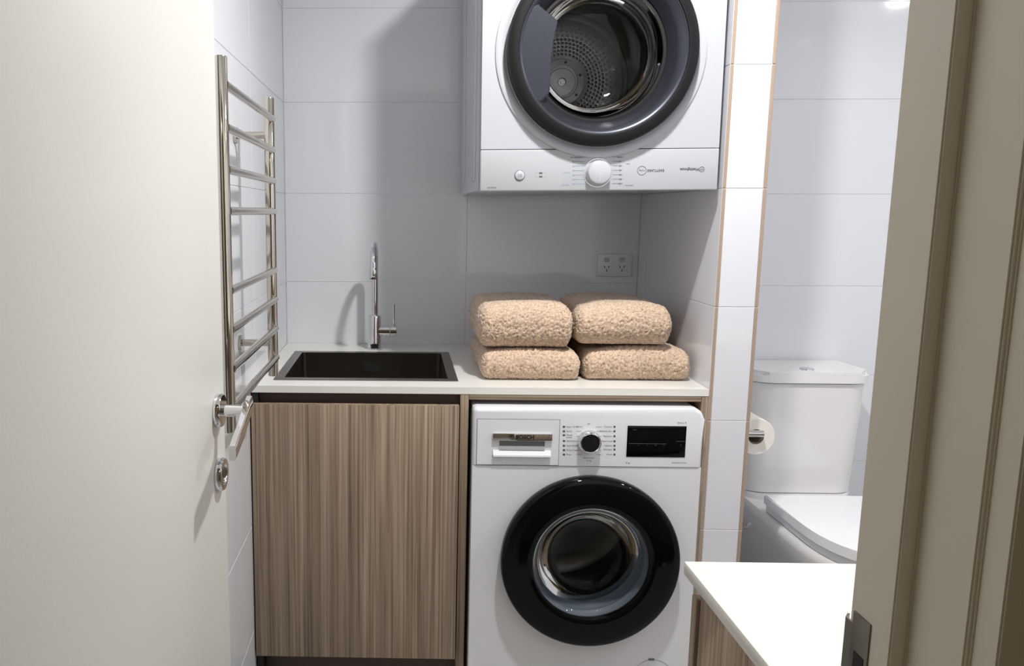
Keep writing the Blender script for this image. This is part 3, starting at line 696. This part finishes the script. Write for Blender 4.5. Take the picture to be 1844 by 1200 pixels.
bm = bmesh.new(); vf = extrude_vf(dshape(1.126, 1.444, .325, -.130, 26, .48), .4415, .467, 'xy'); vs = [bm.verts.new(v) for v in vf[0]]; [bm.faces.new([vs[i] for i in q]) for q in vf[1]]
from_bm('seat_ring', bm, 'seat', tc, 40)
bm = bmesh.new(); vf = extrude_vf(dshape(1.114, 1.456, .318, -.140, 26, .48), .470, .497, 'xy'); vs = [bm.verts.new(v) for v in vf[0]]; [bm.faces.new([vs[i] for i in q]) for q in vf[1]]
bmesh.ops.bevel(bm, geom=[e for e in bm.edges if all(v.co.z > .4965 for v in e.verts)], offset=.004, segments=3, affect='EDGES')
sl = from_bm('seat_lid', bm, 'seat', tc, 40)
for xx in (1.22, 1.35): tube('seat_hinge', [(xx-.02, .335, .457), (xx+.02, .335, .457)], .012, 'seat', sl, n=16)
tube('screw_cap', [(1.150, .47, .335), (1.122, .47, .335)], .011, 'chrome', pan, n=20)

# toilet roll on its chrome arm
rcx, rcz, ry = .972, .744, .085
th = thing('toilet_roll_holder', (NX1, ry-.01, rcz), 'chrome toilet roll arm fixed to the side of the tiled nib', 'roll holder')
tube('flange', [(NX1+.0003, ry-.012, rcz+.012), (NX1+.008, ry-.012, rcz+.012)], .02, 'chrome', th, n=24)
tube('arm', [(NX1+.008, ry-.012, rcz+.012), (rcx+.012, ry-.012, rcz+.012), (rcx+.0135, ry-.012, rcz+.012)], [.0095, .0095, .008], 'chrome', th, n=20)
tube('spindle', [(rcx, ry-.006, rcz+.010), (rcx, ry+.125, rcz+.010)], .0085, 'chrome', th, n=16)
tr = thing('toilet_roll', (rcx, ry, rcz-.05), 'white toilet paper roll hanging on a chrome arm beside the cistern', 'toilet roll')
lathe('paper', [(.0215, ry), (.050, ry), (.051, ry+.002), (.051, ry+.1), (.050, ry+.102), (.0215, ry+.102)], (rcx, 0, rcz), 'paper', tr, n=48)
lathe('core', [(.0215, ry), (.0202, ry), (.0202, ry+.102), (.0215, ry+.102)], (rcx, 0, rcz), 'card', tr, n=32)

# ------------------------------------------------------------------ vanity by the doorway
vz = .865
a = UN(1232, 1011, 'z', vz); VX, VY = a[0], a[1]
vt = box('vanity_worktop', VX, 1.60, YD0+.002, VY, vz-.019, vz, 'stone', bev=.0015, base=((VX+1.6)/2, (YD0+VY)/2, vz-.019))
tag(vt, 'white stone vanity worktop beside the door frame', 'worktop')
vc = thing('vanity_cabinet', (1.0, (YD0+VY)/2, 0), 'striped brown laminate vanity cabinet under the stone top by the doorway', 'vanity cabinet')
box('carcass', VX+.014, 1.585, YD0+.002, VY-.032, .12, vz-.0195, 'woodz', vc, bev=.0008)
box('kickboard', VX+.03, 1.57, YD0+.06, VY-.08, 0, .1195, 'darkwood', vc)
xs = [VX+.009, VX+.40, VX+.79, 1.587]
for x0, x1 in zip(xs, xs[1:]): box('door', x0+.001, x1-.001, VY-.029, VY-.011, .125, vz-.044, 'woodz', vc, bev=.0008)

# ------------------------------------------------------------------ entry door, opened against the left wall
dh = Vector((-.318, -1.500, 0)); ang = math.radians(2.0); DW, DT, DH = .720, .036, 2.04
door = thing('door_1', dh, kind='structure')
def dbox(name, l0, l1, t0, t1, z0, z1, m, parent=door, bev=0.): return box(name, dh.x+t0, dh.x+t1, dh.y+l0, dh.y+l1, z0, z1, m, parent, bev)
dbox('leaf', 0, DW, -DT, 0, .008, DH, 'paint', bev=.0015)
hz = 1.034; hl = DW-.047
def dpt(l, t, z): return (dh.x+t, dh.y+l, z)
hd = lathe('handle_rose', [(.0265, dh.x+.0005), (.0265, dh.x+.008), (.025, dh.x+.0105), (0, dh.x+.0105)], (0, dh.y+hl, hz), 'chrome', door, axis='x', n=40)
tube('handle_neck', [dpt(hl, .01, hz), dpt(hl, .046, hz), dpt(hl, .054, hz)], [.0098, .0098, .0092], 'chrome', hd, n=20)
# flat lever pointing back along the door
sec = [(0, 0.014, .012), (-.02, .015, .007), (-.06, .0145, -.012), (-.112, .0125, -.028), (-.124, .011, -.032)]
V, Fc = [], []
for l, hh_, dz in sec:
    for t, z in ((.047, hh_), (.055, hh_), (.0565, hh_*.6), (.0565, -hh_*.6), (.055, -hh_), (.047, -hh_), (.0455, -hh_*.6), (.0455, hh_*.6)): V.append(dpt(hl+.012+l, t+(.001*(-l/.118)), hz+dz-.004+z))
for k in range(len(sec)-1):
    for j in range(8): Fc.append([k*8+j, k*8+(j+1) % 8, k*8+8+(j+1) % 8, k*8+8+j])
Fc += [list(range(8)), list(range(32, 40))]
mesh('handle_lever', V, Fc, 'chrome', hd, 40)
lz = hz-.106
lk = lathe('lock_rose', [(.0265, dh.x+.0005), (.0265, dh.x+.008), (.025, dh.x+.0105), (.017, dh.x+.0105), (.016, dh.x+.0085), (0, dh.x+.0085)], (0, dh.y+hl, lz), 'chrome', door, axis='x', n=40)
lathe('lock_cylinder', [(.0085, dh.x+.0085), (.0085, dh.x+.0115), (0, dh.x+.0115)], (0, dh.y+hl, lz+.003), 'worn', lk, axis='x', n=24)
dbox('key_slot', hl-.0009, hl+.0009, .0112, .0118, lz-.002, lz+.008, 'hole', lk)
dbox('latch_plate', DW-.0004, DW+.0012, -.029, -.007, hz-.03, hz+.03, 'worn')
door.rotation_euler = (0, 0, -ang)

# ------------------------------------------------------------------ door frame
JX = .350
yA0 = UN(1551, 900, 'x', JX)[1]; yA1 = UN(1630, 900, 'x', JX)[1]
xB = UN(1661, 900, 'y', yA1)[0]
yC1 = UN(1769, 900, 'x', xB)[1]; xD = UN(1781, 900, 'y', yC1)[0]
yE1 = UN(1832, 900, 'x', xD)[1]
def jamb_poly(sx, off): return [(sx*(x+off), y) for x, y in ((JX, yA0), (JX, yA1), (xB, yA1), (xB, yC1), (xD, yC1), (xD, yE1), (.42, yE1), (.42, yA0))]
jr = thing('trim_1', (JX, -1.5, 0), kind='structure')
P = jamb_poly(1, 0)
bm = bmesh.new(); vf = extrude_vf(P, 0, 2.06, 'xy'); vs = [bm.verts.new(v) for v in vf[0]]; [bm.faces.new([vs[i] for i in q]) for q in vf[1]]
bmesh.ops.bevel(bm, geom=[e for e in bm.edges if abs(e.verts[0].co.z-e.verts[1].co.z) > 1], offset=.0012, segments=2, affect='EDGES')
from_bm('jamb', bm, 'frame', jr, 30)
sz1 = UN(1548, 1107, 'x', JX)[2]; sz0 = sz1-.066
sp1 = box('strike_plate', JX-.0012, JX+.0005, yA0-.028, yA0-.0055, sz0, sz1, 'worn', jr, bev=.0004, label='worn steel strike plate with latch hole')
box('strike_hole', JX-.0016, JX-.001, yA0-.024, yA0-.011, sz0+.012, sz1-.030, 'hole', sp1)
mesh('strike_lip', *extrude_vf([(JX+.0005, yA0-.006), (JX-.0012, yA0-.006), (JX-.0012, yA0+.004), (JX+.0035, yA0+.010), (JX+.005, yA0+.009), (JX+.0005, yA0+.003)], sz0+.002, sz1-.010, 'xy'), 'worn', sp1)
tag(mesh('trim_2', *extrude_vf([(-.352, YD0+.004), (-.352, yA1), (-.352-(xB-JX), yA1), (-.352-(xB-JX), yE1), (-.42, yE1), (-.42, YD0+.004)], 0, 2.06, 'xy'), 'frame'), kind='structure')
tag(box('trim_3', -.352, JX, yE1, yA0, 2.06, 2.10, 'frame'), kind='structure')

# ------------------------------------------------------------------ ceiling downlights and the added hall fill
lens = emit('lamp_lens', (1, .97, .93, 1), 12.)
for i, ((lx, ly), pw) in enumerate(LAMPS):
    dl = thing('downlight', (lx, ly, CEIL-.02), ['round white ceiling downlight over the laundry niche', 'round white ceiling downlight over the middle of the bathroom', 'round white ceiling downlight towards the far wall', 'unseen dim fill lamp added in the hall to brighten the door frame and hall wall'][i], 'ceiling light', 'recessed ceiling downlights')
    lathe('bezel', [(.045, CEIL-.006), (.048, CEIL-.010), (.057, CEIL-.005), (.059, CEIL-.0002)], (lx, ly, 0), 'white2', dl, axis='z', n=40)
    lathe('lens', [(.045, CEIL-.003), (0, CEIL-.003)], (lx, ly, 0), lens, dl, axis='z', n=40)
    L = bpy.data.lights.new('downlight_beam', 'AREA'); L.shape = 'DISK'; L.size = .088; L.energy = pw; L.color = (1, .985, .955) if i < 3 else (1, .82, .56)  # the hall one is a warm fill added to lift the door frame
    lo = bpy.data.objects.new('downlight_beam', L); COL.objects.link(lo); lo.parent = dl; lo.location = (0, 0, .009)
